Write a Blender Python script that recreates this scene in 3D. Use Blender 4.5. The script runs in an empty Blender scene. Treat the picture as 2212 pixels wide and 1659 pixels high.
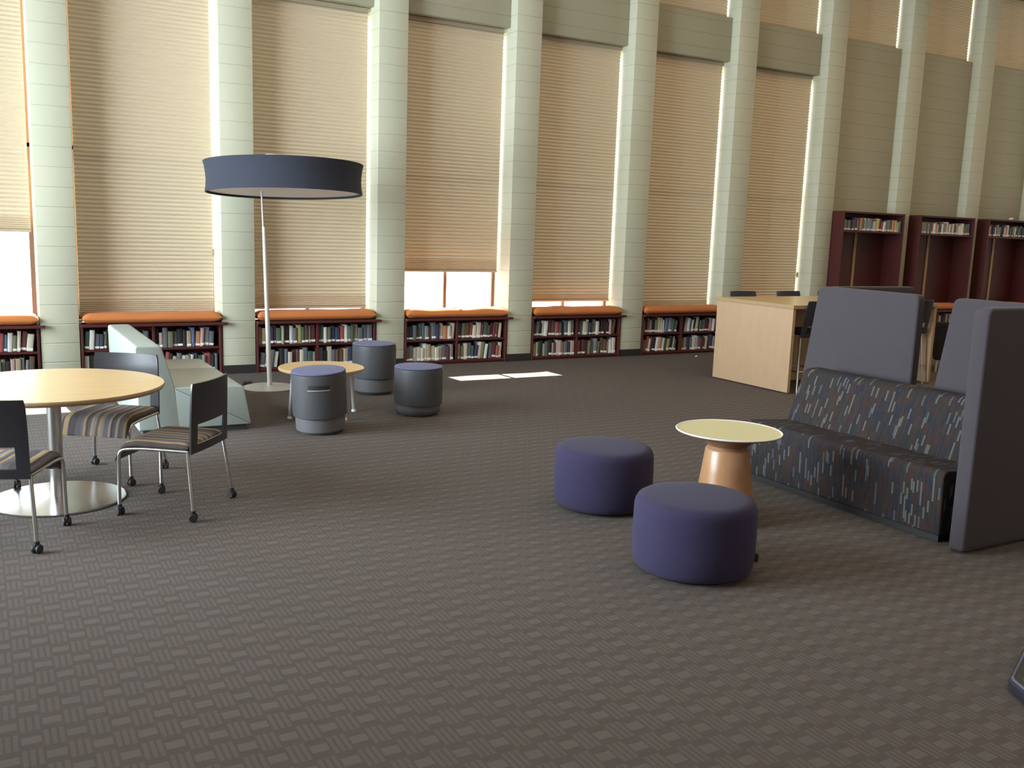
import bpy, bmesh, math, random
from mathutils import Vector, Matrix
random.seed(7)
rad = math.radians
SC = bpy.context.scene
COL = SC.collection
S = 1.87234            # pitch of the block pillars along the window wall
PW = 0.375             # pillar width
CRS = 0.2032           # block course

# ------------------------------------------------------------------ materials
class NB:
    """small helper to write shader maths"""
    def __init__(s, name):
        m = bpy.data.materials.new(name); m.use_nodes = True
        s.m = m; s.t = m.node_tree; s.n = s.t.nodes; s.l = s.t.links
        s.b = s.n['Principled BSDF']
    def link(s, v, sock):
        if isinstance(v, bpy.types.NodeSocket): s.l.new(v, sock)
        else: sock.default_value = v
    def math(s, op, a, b=0.0, c=None):
        n = s.n.new('ShaderNodeMath'); n.operation = op
        s.link(a, n.inputs[0]); s.link(b, n.inputs[1])
        if c is not None: s.link(c, n.inputs[2])
        return n.outputs[0]
    def mul(s, a, b): return s.math('MULTIPLY', a, b)
    def add(s, a, b): return s.math('ADD', a, b)
    def sub(s, a, b): return s.math('SUBTRACT', a, b)
    def lt(s, a, b): return s.math('LESS_THAN', a, b)
    def gt(s, a, b): return s.math('GREATER_THAN', a, b)
    def fl(s, a): return s.math('FLOOR', a)
    def fr(s, a): return s.math('FRACT', a)
    def ab(s, a): return s.math('ABSOLUTE', a)
    def coord(s, kind='Object'):
        return s.n.new('ShaderNodeTexCoord').outputs[kind]
    def sep(s, v):
        n = s.n.new('ShaderNodeSeparateXYZ'); s.l.new(v, n.inputs[0]); return n.outputs
    def comb(s, x, y=0.0, z=0.0):
        n = s.n.new('ShaderNodeCombineXYZ')
        for i, v in enumerate((x, y, z)): s.link(v, n.inputs[i])
        return n.outputs[0]
    def white(s, v):
        n = s.n.new('ShaderNodeTexWhiteNoise'); n.noise_dimensions = '3D'; s.l.new(v, n.inputs['Vector'])
        return n.outputs['Value'], n.outputs['Color']
    def noise(s, v, scale, detail=2.0, rough=0.5):
        n = s.n.new('ShaderNodeTexNoise'); s.l.new(v, n.inputs['Vector'])
        n.inputs['Scale'].default_value = scale; n.inputs['Detail'].default_value = detail
        n.inputs['Roughness'].default_value = rough
        return n.outputs[0]
    def scale(s, v, xyz):
        n = s.n.new('ShaderNodeVectorMath'); n.operation = 'MULTIPLY'; s.l.new(v, n.inputs[0])
        n.inputs[1].default_value = xyz; return n.outputs[0]
    def mix(s, f, a, b):
        n = s.n.new('ShaderNodeMix'); n.data_type = 'RGBA'
        s.link(f, n.inputs[0])
        for v, i in ((a, 6), (b, 7)):
            if isinstance(v, (tuple, list)): v = (*v[:3], 1.0)
            s.link(v, n.inputs[i])
        return n.outputs[2]
    def ramp(s, f, stops, interp='LINEAR'):
        n = s.n.new('ShaderNodeValToRGB'); s.l.new(f, n.inputs[0]); r = n.color_ramp; r.interpolation = interp
        while len(r.elements) < len(stops): r.elements.new(0.5)
        for e, (p, c) in zip(r.elements, stops): e.position = p; e.color = (*c, 1)
        return n.outputs[0]
    def bump(s, h, strength=0.3, dist=0.002):
        n = s.n.new('ShaderNodeBump'); s.l.new(h, n.inputs['Height'])
        n.inputs['Strength'].default_value = strength; n.inputs['Distance'].default_value = dist
        s.l.new(n.outputs[0], s.b.inputs['Normal'])
    def fin(s, col=None, rough=0.6, metal=0.0, spec=0.5):
        if col is not None:
            if isinstance(col, (tuple, list)): col = (*col[:3], 1.0)
            s.link(col, s.b.inputs['Base Color'])
        s.link(rough, s.b.inputs['Roughness']); s.b.inputs['Metallic'].default_value = metal
        s.b.inputs['Specular IOR Level'].default_value = spec
        return s.m

def plain(name, col, rough=0.6, metal=0.0, spec=0.5, var=0.10, nscale=40.0):
    k = NB(name); n = k.noise(k.coord(), nscale, 3.0)
    c = k.mix(n, tuple(v * (1 - var) for v in col), tuple(min(1, v * (1 + var)) for v in col))
    return k.fin(c, rough, metal, spec)

def fabric(name, col, var=0.25, weave=420.0, rough=0.95):
    k = NB(name); co = k.coord()
    n1 = k.noise(co, weave, 2.0); n2 = k.noise(co, 9.0, 2.0)
    f = k.add(k.mul(n1, 0.7), k.mul(n2, 0.3))
    c = k.mix(f, tuple(v * (1 - var) for v in col), tuple(v * (1 + var) for v in col))
    k.bump(n1, 0.35, 0.001)
    k.b.inputs['Sheen Weight'].default_value = 0.06
    return k.fin(c, rough, 0, 0.2)

def wood(name, c0, c1, axis=(1.2, 22.0, 22.0), rough=0.4, spec=0.5):
    k = NB(name); co = k.scale(k.coord(), axis)
    n = k.noise(co, 3.0, 5.0, 0.6)
    c = k.mix(n, c0, c1); k.bump(n, 0.05, 0.001)
    return k.fin(c, rough, 0, spec)

def block_material(name='painted_block', f0=1.0, tint=(1, 1, 1)):
    k = NB(name); co = k.coord(); x, y, z = k.sep(co)
    f = k.fr(k.mul(z, 1 / CRS))
    d = k.math('MINIMUM', f, k.sub(1.0, f))
    joint = k.math('SMOOTH_MIN', k.mul(d, 28.0), 1.0, 0.3)
    n = k.noise(co, 160.0, 3.0); n2 = k.noise(co, 1.3, 2.0)
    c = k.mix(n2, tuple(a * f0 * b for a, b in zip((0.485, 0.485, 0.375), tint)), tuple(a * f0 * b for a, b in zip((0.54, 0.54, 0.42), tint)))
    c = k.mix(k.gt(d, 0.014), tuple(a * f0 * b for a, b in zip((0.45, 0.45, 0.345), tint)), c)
    h = k.add(k.mul(joint, 3.0), k.mul(n, 0.35))
    k.bump(h, 0.45, 0.003)
    return k.fin(c, 0.62, 0, 0.35)

def carpet_material():
    k = NB('basket_weave_carpet'); co = k.coord(); x, y, z = k.sep(co)
    u = k.add(k.mul(k.sub(x, 1.017), 1 / .0705), 200.5)
    v = k.add(k.mul(k.add(y, 7.657), 1 / .118), 200.5)
    cu, cv = k.fl(u), k.fl(v); fu, fv = k.fr(u), k.fr(v)
    par = k.math('MODULO', k.add(cu, cv), 2.0)           # 0 -> lying bar, 1 -> three standing rows
    rib = k.fr(k.mul(y, 1 / .0112)); ribm = k.gt(rib, 0.42)
    bar = k.mul(k.lt(k.ab(k.sub(fv, .5)), .20), k.lt(k.ab(k.sub(fu, .5)), .43))
    bar = k.mul(bar, k.add(k.mul(ribm, .45), .55))
    col3 = k.fr(k.mul(fu, 3.0))
    dots = k.mul(k.lt(k.ab(k.sub(col3, .5)), .31), k.lt(k.ab(k.sub(fv, .5)), .46))
    dots = k.mul(dots, k.add(k.mul(ribm, .75), .15))
    m = k.add(k.mul(bar, k.sub(1.0, par)), k.mul(dots, par))
    wv, wc = k.white(k.comb(k.fl(k.mul(x, 1 / .0235)), k.fl(k.mul(y, 1 / .0112)), 0.0))
    big = k.noise(co, 1.1, 3.0)
    base = k.ramp(wv, [(0, (.098, .080, .080)), (.3, (.108, .080, .072)), (.55, (.086, .079, .078)), (.8, (.114, .083, .067)), (1, (.092, .080, .087))])
    light = k.ramp(wv, [(0, (.180, .158, .147)), (.35, (.162, .150, .139)), (.7, (.184, .155, .135)), (1, (.168, .151, .155))])
    c = k.mix(k.mul(m, .72), base, light)
    pile = k.noise(co, 900.0, 2.0)
    c = k.mix(k.mul(k.sub(1.0, big), .35), c, (.098, .088, .078))
    c2 = k.n.new('ShaderNodeMix'); c2.data_type = 'RGBA'; c2.blend_type = 'MULTIPLY'
    c2.inputs[0].default_value = 0.30; k.l.new(c, c2.inputs[6])
    k.l.new(k.ramp(pile, [(.25, (.55, .55, .55)), (.75, (1.3, 1.3, 1.3))]), c2.inputs[7])
    k.bump(k.add(k.mul(m, .6), pile), 0.5, 0.003)
    return k.fin(c2.outputs[2], 0.9, 0, 0.18)

def dash_fabric():
    k = NB('dashed_upholstery'); uv = k.coord('UV'); x, y, z = k.sep(uv)
    cu = k.fl(k.mul(x, 1 / .0135))
    o, _ = k.white(k.comb(cu, 3.0, 1.0))
    v = k.add(k.mul(y, 1 / .072), k.mul(o, 7.0))
    rv, rc = k.white(k.comb(cu, k.fl(v), 5.0))
    c = k.ramp(rv, [(0, (.036, .031, .031)), (.40, (.024, .027, .044)), (.56, (.064, .029, .022)), (.70, (.049, .037, .031)),
                    (.84, (.135, .135, .12)), (.91, (.095, .105, .110)), (.95, (.022, .025, .052))], 'CONSTANT')
    inx = k.lt(k.ab(k.sub(k.fr(k.mul(x, 1 / .0135)), .5)), .44)
    c = k.mix(inx, (.032, .028, .029), c)
    n = k.noise(uv, 1400.0, 2.0)
    c = k.mix(k.mul(n, .5), c, (.022, .019, .019)); k.bump(n, .3, .001)
    return k.fin(c, .92, 0, .2)

def stripe_fabric():
    k = NB('striped_seat_fabric'); co = k.coord(); x, y, z = k.sep(co)
    wob = k.mul(k.sub(k.noise(co, 14.0, 1.0), .5), .010)
    xs = k.add(x, wob)
    w, _ = k.white(k.comb(k.fl(k.mul(xs, 1 / .017)), 2.0, 0.0))
    c = k.ramp(w, [(0, (.10, .085, .10)), (.2, (.34, .27, .19)), (.38, (.13, .12, .15)), (.55, (.055, .045, .045)), (.70, (.40, .25, .10)), (.82, (.26, .22, .17)), (.93, (.08, .06, .05))], 'CONSTANT')
    n = k.noise(co, 260.0, 2.0); n2 = k.noise(k.scale(co, (30, 4, 4)), 4.0, 3.0)
    c = k.mix(k.mul(n2, .45), c, (.17, .145, .135)); k.bump(n, .3, .001)
    return k.fin(c, .9, 0, .2)

def blind_material():
    k = NB('pleated_shade_cloth')
    n = k.noise(k.coord(), 300.0, 2.0)
    c = k.mix(n, (.62, .525, .39), (.64, .545, .41))
    k.fin(c, .85, 0, .15)
    tr = k.n.new('ShaderNodeBsdfTranslucent'); tr.inputs[0].default_value = (.80, .62, .38, 1)
    mx = k.n.new('ShaderNodeMixShader'); mx.inputs[0].default_value = 0.003
    k.l.new(k.b.outputs[0], mx.inputs[1]); k.l.new(tr.outputs[0], mx.inputs[2])
    k.l.new(mx.outputs[0], k.n['Material Output'].inputs[0])
    return k.m

def glass_material():
    k = NB('window_glass')
    t = k.n.new('ShaderNodeBsdfTransparent'); t.inputs[0].default_value = (.93, .96, .95, 1)
    g = k.n.new('ShaderNodeBsdfGlossy'); g.inputs['Roughness'].default_value = .02
    f = k.n.new('ShaderNodeFresnel'); f.inputs[0].default_value = 1.45
    mx = k.n.new('ShaderNodeMixShader')
    k.l.new(f.outputs[0], mx.inputs[0]); k.l.new(t.outputs[0], mx.inputs[1]); k.l.new(g.outputs[0], mx.inputs[2])
    k.l.new(mx.outputs[0], k.n['Material Output'].inputs[0])
    return k.m

M = dict(
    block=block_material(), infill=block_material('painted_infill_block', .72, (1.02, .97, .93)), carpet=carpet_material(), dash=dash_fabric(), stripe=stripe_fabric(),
    blind=blind_material(), glass=glass_material(),
    ceil=plain('ceiling_paint', (.55, .53, .47), .8), wall=plain('wall_paint', (.46, .44, .39), .7),
    rubber=plain('black_rubber', (.018, .016, .017), .6),
    cherry=wood('cherry_wood', (.058, .011, .011), (.088, .018, .016), (2, 2, 14), .5, .35),
    cherryback=wood('cherry_back_panel', (.052, .0085, .009), (.075, .012, .011), (2, 2, 14), .45),
    batten=wood('bare_batten', (.34, .22, .11), (.44, .30, .16), (14, 14, 2), .5),
    maple=wood('maple_laminate', (.45, .29, .175), (.51, .345, .215), (5, 5, 1.2), .38),
    mapletop=wood('maple_top', (.56, .385, .185), (.66, .47, .25), (1.2, 9, 9), .27),
    mapleedge=wood('maple_edge', (.36, .235, .12), (.43, .29, .16), (9, 9, 9), .5),
    ply=wood('bent_plywood', (.37, .185, .085), (.47, .25, .125), (14, 14, 1.2), .30),
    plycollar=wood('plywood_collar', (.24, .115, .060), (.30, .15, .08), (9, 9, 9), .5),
    cream=wood('cream_laminate', (.62, .56, .31), (.68, .62, .37), (1, 12, 12), .42),
    whiteedge=plain('white_edge', (.80, .80, .82), .35),
    orange=fabric('orange_cushion', (.50, .165, .050), .16, 300),
    bluevinyl=plain('pale_blue_vinyl', (.33, .375, .35), .34, 0, .5, .05, 6),
    bluebase=plain('sofa_plinth', (.05, .05, .055), .6),
    navy=fabric('navy_wool', (.037, .031, .070), .22, 330),
    slate=fabric('slate_blue_wool', (.105, .107, .20), .18, 330),
    drum=plain('charcoal_plastic', (.068, .068, .074), .42, 0, .45, .06),
    drumlow=plain('grey_plastic', (.125, .122, .130), .5, 0, .45, .06),
    greypanel=fabric('grey_panel_cloth', (.068, .058, .066), .16, 280),
    blackplastic=plain('black_plastic', (.028, .026, .032), .33, 0, .5, .05),
    blackcloth=fabric('black_cloth', (.020, .018, .022), .2, 300),
    chrome=plain('satin_metal', (.58, .56, .53), .30, 1.0, .5, .03),
    steel=plain('brushed_steel', (.50, .50, .52), .22, 1.0, .5, .04),
    paleMetal=plain('pale_painted_metal', (.52, .49, .46), .4, .3),
    shade=fabric('charcoal_shade_cloth', (.034, .037, .052), .12, 500),
    diffuser=plain('diffuser', (.90, .84, .82), .6, 0, .3, .03),
    rail=plain('shade_rail', (.40, .33, .24), .5),
    frame=plain('bronze_frame', (.16, .09, .06), .5),
    paper=plain('white_paper', (.80, .79, .76), .8, 0, .3, .03),
    pages=plain('book_pages', (.62, .57, .46), .9),
    leather=plain('dark_leather', (.022, .021, .032), .38, 0, .5, .3, 60),
    piping=plain('blue_grey_piping', (.11, .115, .16), .45),
    cord=plain('black_cord', (.015, .015, .016), .5),
)

# ------------------------------------------------------------------ mesh helpers
def new(): return bmesh.new()

def merge(bm, t, mat=0, T=None):
    for f in t.faces: f.material_index = mat
    if T is not None: bmesh.ops.transform(t, matrix=T, verts=t.verts)
    me = bpy.data.meshes.new('tmp'); t.to_mesh(me); t.free(); bm.from_mesh(me); bpy.data.meshes.remove(me)

def box(bm, x0, x1, y0, y1, z0, z1, bev=0.0, seg=2, mat=0, T=None):
    t = new(); bmesh.ops.create_cube(t, size=1)
    for v in t.verts:
        v.co = Vector((x0 + (v.co.x + .5) * (x1 - x0), y0 + (v.co.y + .5) * (y1 - y0), z0 + (v.co.z + .5) * (z1 - z0)))
    if bev: bmesh.ops.bevel(t, geom=t.edges[:], offset=bev, segments=seg, profile=.5, affect='EDGES')
    merge(bm, t, mat, T)

def lathe(bm, prof, seg=48, mat=0, T=None):
    t = new(); rings = []
    for r, z in prof:
        if r < 1e-6: rings.append([t.verts.new((0, 0, z))])
        else: rings.append([t.verts.new((r * math.cos(2 * math.pi * i / seg), r * math.sin(2 * math.pi * i / seg), z)) for i in range(seg)])
    for a, b in zip(rings, rings[1:]):
        for i in range(seg):
            j = (i + 1) % seg
            if len(a) == 1 and len(b) == 1: continue
            if len(a) == 1: t.faces.new((a[0], b[j], b[i]))
            elif len(b) == 1: t.faces.new((a[i], a[j], b[0]))
            else: t.faces.new((a[i], a[j], b[j], b[i]))
    bmesh.ops.recalc_face_normals(t, faces=t.faces[:])
    merge(bm, t, mat, T)

def arcpts(pts, r, n=5):
    """round the inner corners of a polyline"""
    P = [Vector(p) for p in pts]; out = [P[0]]
    for a, b, c in zip(P, P[1:], P[2:]):
        d1 = (a - b); d2 = (c - b); rr = min(r, d1.length * .45, d2.length * .45)
        p1 = b + d1.normalized() * rr; p2 = b + d2.normalized() * rr
        for i in range(n + 1):
            t = i / n; out.append(p1.lerp(b, t).lerp(b.lerp(p2, t), t))
    out.append(P[-1]); return out

def tube(bm, pts, r, seg=12, mat=0, closed=False, T=None):
    P = [Vector(p) for p in pts]; n = len(P); t = new(); rings = []
    rs = r if isinstance(r, (list, tuple)) else [r] * n
    up = None
    for i, p in enumerate(P):
        if closed: d = (P[(i + 1) % n] - P[i - 1]).normalized()
        else: d = (P[min(i + 1, n - 1)] - P[max(i - 1, 0)]).normalized()
        if up is None: up = d.orthogonal().normalized()
        up = (up - d * up.dot(d)).normalized(); sd = d.cross(up)
        rings.append([t.verts.new(p + (up * math.cos(2 * math.pi * k / seg) + sd * math.sin(2 * math.pi * k / seg)) * rs[i]) for k in range(seg)])
    for i in range(n if closed else n - 1):
        a, b = rings[i], rings[(i + 1) % n]
        for k in range(seg): t.faces.new((a[k], a[(k + 1) % seg], b[(k + 1) % seg], b[k]))
    if not closed:
        t.faces.new(rings[0][::-1]); t.faces.new(rings[-1])
    bmesh.ops.recalc_face_normals(t, faces=t.faces[:]); merge(bm, t, mat, T)

def inset2d(P, d):
    n = len(P); A = sum(P[i][0] * P[(i + 1) % n][1] - P[(i + 1) % n][0] * P[i][1] for i in range(n))
    sg = 1 if A > 0 else -1; out = []
    for i in range(n):
        a, b, c = Vector(P[i - 1]), Vector(P[i]), Vector(P[(i + 1) % n])
        e1 = (b - a).normalized(); e2 = (c - b).normalized()
        n1 = Vector((-e1.y, e1.x)) * sg; n2 = Vector((-e2.y, e2.x)) * sg
        k = max(.25, 1 + n1.dot(n2)); out.append(tuple(b + (n1 + n2) / k * d))
    return out

def extrude_profile(bm, prof, a0, a1, axis='Y', mat=0, uv=False, bev=0.0, T=None):
    """closed outline prof (list of 2-D points) swept along an axis with softly rounded ends; uv = (length, arc length)"""
    t = new(); n = len(prof)
    def P(q, a): return (q[0], a, q[1]) if axis == 'Y' else (a, q[0], q[1])
    st = [(0, a0), (0, a1)]
    if bev:
        K = 4; st = [(bev * (1 - math.sin(math.pi / 2 * k / K)), a0 + bev * (1 - math.cos(math.pi / 2 * k / K))) for k in range(K + 1)]
        st += [(d, a1 - (a - a0)) for d, a in st[::-1]]
    rings = [[t.verts.new(P(q, a)) for q in (inset2d(prof, d) if d > 1e-9 else prof)] for d, a in st]
    L = t.loops.layers.uv.new('UVMap') if uv else None
    s = [0.0]
    for i in range(n): s.append(s[-1] + math.dist(prof[i], prof[(i + 1) % n]))
    for (A, B), (p, q) in zip(zip(rings, rings[1:]), zip(st, st[1:])):
        for i in range(n):
            j = (i + 1) % n; f = t.faces.new((A[i], A[j], B[j], B[i]))
            if uv:
                for lp, c in zip(f.loops, ((p[1], s[i]), (p[1], s[i + 1]), (q[1], s[i + 1]), (q[1], s[i]))): lp[L].uv = c
    for f in (t.faces.new(rings[0][::-1]), t.faces.new(rings[-1])):
        if uv:
            for lp in f.loops: lp[L].uv = (lp.vert.co.x if axis == 'Y' else lp.vert.co.y, lp.vert.co.z)
    bmesh.ops.recalc_face_normals(t, faces=t.faces[:])
    merge(bm, t, mat, T)

def round2d(pts, rr, n=6):
    """round every corner of a closed 2-D outline; rr is one radius or one per corner"""
    out = []; N = len(pts)
    for i in range(N):
        a, b, c = Vector(pts[i - 1]), Vector(pts[i]), Vector(pts[(i + 1) % N])
        r = rr[i] if isinstance(rr, (list, tuple)) else rr
        if r <= 0: out.append(tuple(b)); continue
        d1, d2 = a - b, c - b; q = min(r, d1.length * .48, d2.length * .48)
        p1, p2 = b + d1.normalized() * q, b + d2.normalized() * q
        for k in range(n + 1):
            t = k / n; out.append(tuple(p1.lerp(b, t).lerp(b.lerp(p2, t), t)))
    return out

def cushion(bm, x0, x1, y0, y1, z0, h, nx=24, ny=12, edge=.05, warp=None, mat=0, T=None):
    """soft closed pad: puffed top and bottom meeting in a rounded side"""
    t = new(); top = []; bot = []
    def e(s, w):  # rounded shoulder
        d = min(s, 1 - s) * w / edge
        return 1.0 if d >= 1 else math.sqrt(max(0, 1 - (1 - d) ** 2))
    def sp(i, n):   # denser samples near the rim
        u = i / n; return .5 - .5 * math.cos(math.pi * u)
    for j in range(ny + 1):
        a = []; b = []
        for i in range(nx + 1):
            u, v = sp(i, nx), sp(j, ny)
            k = e(u, x1 - x0) * e(v, y1 - y0)
            x = x0 + (x1 - x0) * u; y = y0 + (y1 - y0) * v
            dz = warp(x, y, u, v) if warp else 0.0
            a.append(t.verts.new((x, y, z0 + h * (.45 + .55 * k) + dz)))
            b.append(t.verts.new((x, y, z0 + h * (.45 - .45 * k) + (dz if warp and warp.__name__ == 'fall' else 0))))
        top.append(a); bot.append(b)
    for j in range(ny):
        for i in range(nx):
            t.faces.new((top[j][i], top[j][i + 1], top[j + 1][i + 1], top[j + 1][i]))
            t.faces.new((bot[j][i], bot[j + 1][i], bot[j + 1][i + 1], bot[j][i + 1]))
    rim = [(0, i) for i in range(nx)] + [(j, nx) for j in range(ny)] + [(ny, i) for i in range(nx, 0, -1)] + [(j, 0) for j in range(ny, 0, -1)]
    for p, q in zip(rim, rim[1:] + rim[:1]):
        t.faces.new((bot[p[0]][p[1]], bot[q[0]][q[1]], top[q[0]][q[1]], top[p[0]][p[1]]))
    bmesh.ops.remove_doubles(t, verts=t.verts[:], dist=1e-5)
    bmesh.ops.recalc_face_normals(t, faces=t.faces[:]); merge(bm, t, mat, T)

def obj(name, bm, mats, parent=None, loc=(0, 0, 0), rz=0.0, smooth=35):
    me = bpy.data.meshes.new(name); bm.to_mesh(me); bm.free()
    if not isinstance(mats, (list, tuple)): mats = [mats]
    for m in mats: me.materials.append(m)
    if smooth:
        me.shade_smooth(); me.set_sharp_from_angle(angle=rad(smooth))
    o = bpy.data.objects.new(name, me); COL.objects.link(o)
    if smooth == 35:
        wm = o.modifiers.new('weighted', 'WEIGHTED_NORMAL'); wm.keep_sharp = True
    o.location = loc; o.rotation_euler = (0, 0, rz)
    if parent: o.parent = parent
    return o

def thing(name, label, cat, loc=(0, 0, 0), rz=0.0, group=None):
    o = bpy.data.objects.new(name, None); COL.objects.link(o); o.empty_display_size = .1
    o.location = loc; o.rotation_euler = (0, 0, rz); return tag(o, label, cat, group)

def tag(o, label, cat, group=None):
    o['label'] = label; o['category'] = cat
    if group: o['group'] = group
    return o

def struct(name, bm, m, parent=None, smooth=0):
    o = obj(name, bm, m, parent, smooth=smooth)
    if parent is None: o['kind'] = 'structure'
    return o

def dup(root, label=None, loc=None, rz=None):
    r = root.copy(); COL.objects.link(r)
    if loc is not None: r.location = loc
    if rz is not None: r.rotation_euler = (0, 0, rz)
    if label: r['label'] = label
    for ch in list(root.children):
        c = ch.copy(); COL.objects.link(c); c.parent = r
        for g in list(ch.children):
            d = g.copy(); COL.objects.link(d); d.parent = c
    return r

# ------------------------------------------------------------------ the room
XL, XR, YB, ZC = -3.2, 21.0, -14.0, 6.6
LINT, SILL = 4.33, 4.95
b = new(); box(b, XL, XR, YB, .6, -.12, 0); struct('floor', b, M['carpet'])
b = new(); box(b, XL, XR, YB, .6, ZC, ZC + .15); struct('ceiling', b, M['ceil'])
b = new(); box(b, XR, XR + .2, YB, .6, -.12, ZC + .15); struct('wall_right', b, M['wall'])
b = new(); box(b, XL - .2, XR + .2, YB - .2, YB, -.12, ZC + .15); struct('wall_back', b, M['wall'])
# left wall with a wide window in it (out of the picture, it lets the daylight in from the left)
b = new()
WA, WB = -6.6, -.9
box(b, XL - .2, XL, YB, WA, -.12, ZC + .15); box(b, XL - .2, XL, WB, .6, -.12, ZC + .15)
box(b, XL - .2, XL, WA, WB, -.12, .6); box(b, XL - .2, XL, WA, WB, 4.6, ZC + .15)
struct('wall_left', b, M['wall'])

NP = 11
def pillar_x(i): return i * S - PW, i * S
for i in range(0, NP):
    x0, x1 = pillar_x(i)
    if i == 0: x0 = XL
    b = new(); box(b, x0, x1, 0, .5, 0, ZC, .006, 2); o = struct('pillar', b, M['block'], smooth=30)
    b = new(); box(b, x0 - .006, x1 + .006, -.008, .02, 0, .10, .004, 2); struct('baseboard_front', b, M['rubber'])
b = new(); box(b, NP * S - PW, XR, 0, .5, 0, ZC); struct('wall_front', b, M['block'])

for i in range(0, 10):
    x0, x1 = i * S, (i + 1) * S - PW
    # wall above the tall windows / block infill / parapet below the sill
    b = new()
    if i < 7:
        box(b, x0, x1, .17, .5, LINT, SILL, .008, 2)
        if i < 5: box(b, x0, x1, .17, .5, SILL, ZC)
        box(b, x0, x1, .32, .5, 0, .62)
    else:
        box(b, x0, x1, .17, .5, 0, SILL, .008, 2)
    struct('wall_front', b, M['infill'], smooth=30)
    if i >= 5:
        b = new(); box(b, x0, x1, .17, .5, 6.25, ZC); struct('wall_front', b, M['infill'])

def window(n, x0, x1, z0, z1):
    b = new(); w = .045; y0, y1 = .40, .45
    box(b, x0, x0 + w, y0, y1, z0, z1); box(b, x1 - w, x1, y0, y1, z0, z1)
    box(b, x0, x1, y0, y1, z0, z0 + w); box(b, x0, x1, y0, y1, z1 - w, z1)
    box(b, (x0 + x1) / 2 - .02, (x0 + x1) / 2 + .02, y0, y1, z0, z1)
    if z1 - z0 > 2: box(b, x0, x1, y0, y1, 2.45, 2.49)
    o = obj('window_%d' % n, b, M['frame'], smooth=0); o['kind'] = 'structure'
    b = new(); box(b, x0 + .02, x1 - .02, .42, .426, z0 + .02, z1 - .02); obj('pane', b, M['glass'], o, smooth=0)
n = 0
for i in range(7):
    n += 1; window(n, i * S, (i + 1) * S - PW, .62, LINT)
for i in range(5, 10):
    n += 1; window(n, i * S, (i + 1) * S - PW, SILL, 6.25)
# the window in the left wall
n += 1
b = new()
for k in range(7):
    y = WA + (WB - WA) * k / 6; box(b, XL - .14, XL - .08, y - .03, y + .03, .6, 4.6)
box(b, XL - .14, XL - .08, WA, WB, .6, .66); box(b, XL - .14, XL - .08, WA, WB, 4.54, 4.6)
wl = obj('window_%d' % n, b, M['frame'], smooth=0); wl['kind'] = 'structure'
b = new(); box(b, XL - .113, XL - .107, WA + .02, WB - .02, .62, 4.58); obj('pane', b, M['glass'], wl, smooth=0)

# ------------------------------------------------------------------ pleated blinds
def blind(x0, x1, ztop, zbot, label, y=.30, stack=0.0, cord=None):
    t = thing('pleated_blind', label, 'blind', ((x0 + x1) / 2, y, zbot), 0, 'pleated blinds in the window wall')
    w = (x1 - x0) / 2; H = ztop - zbot
    b = new(); box(b, -w, w, -.025, .025, H - .05, H, .004); obj('head_rail', b, M['rail'], t)
    b = new(); box(b, -w, w, -.018, .018, 0, .03, .005); obj('bottom_rail', b, M['rail'], t)
    b = new(); zs = [.03]; z = .03; top = H - .05
    while z < stack: z += .011; zs.append(z)          # gathered folds at the bottom
    k = max(2, 2 * round((top - z) / .045)); st = (top - z) / k
    for q in range(k): zs.append(z + st * (q + 1))
    rows = []
    for q, z in enumerate(zs):
        yy = -.012 if q % 2 else .008
        rows.append((b.verts.new((-w, yy, z)), b.verts.new((w, yy, z))))
    for p, q in zip(rows, rows[1:]): b.faces.new((p[0], p[1], q[1], q[0]))
    obj('pleated_cloth', b, M['blind'], t, smooth=0)
    if cord:
        b = new(); tube(b, [(w - .004, -.03, H - .03), (w - .004, -.03, cord)], .003, 6); c = obj('pull_cord', b, M['whiteedge'], t)
        b = new(); box(b, w - .019, w + .011, -.042, -.018, cord - .08, cord, .006); obj('cord_toggle', b, M['rail'], c)
    return t
LB = ['glaring left-edge blind raised part way, tall window by the round table',
      'lowered tall blind above the blue sofa',
      'lowered tall blind right behind the floor lamp',
      'half-raised tall blind with bright bare glass beneath it',
      'lowered tall blind above the sunlit orange cushion',
      'lowered tall blind above the bookcase beside the desk',
      'lowered tall blind behind the desk, last before the blank wall bays']
for i in range(7):
    zb = {0: 1.56, 2: .720, 3: 1.18, 4: .778}.get(i, .672)
    blind(i * S + .035, (i + 1) * S - PW - .030, LINT - .005, zb, LB[i], stack=.16 if i in (0, 1, 2, 3) else .10,
          cord={1: .75, 6: .55}.get(i))
LC = {5: 'small upper blind cut by the photo top, first of the row of five',
      6: 'upper blind above the last tall window, second of the row of five',
      7: 'upper blind above the first tall red bookcase',
      8: 'upper blind above the second tall red bookcase',
      9: 'upper blind at the top right corner, above the third red bookcase'}
for i in range(5, 10):
    blind(i * S + .025, (i + 1) * S - PW - .022, 6.25, SILL + .012, LC[i], y=.285)

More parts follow.
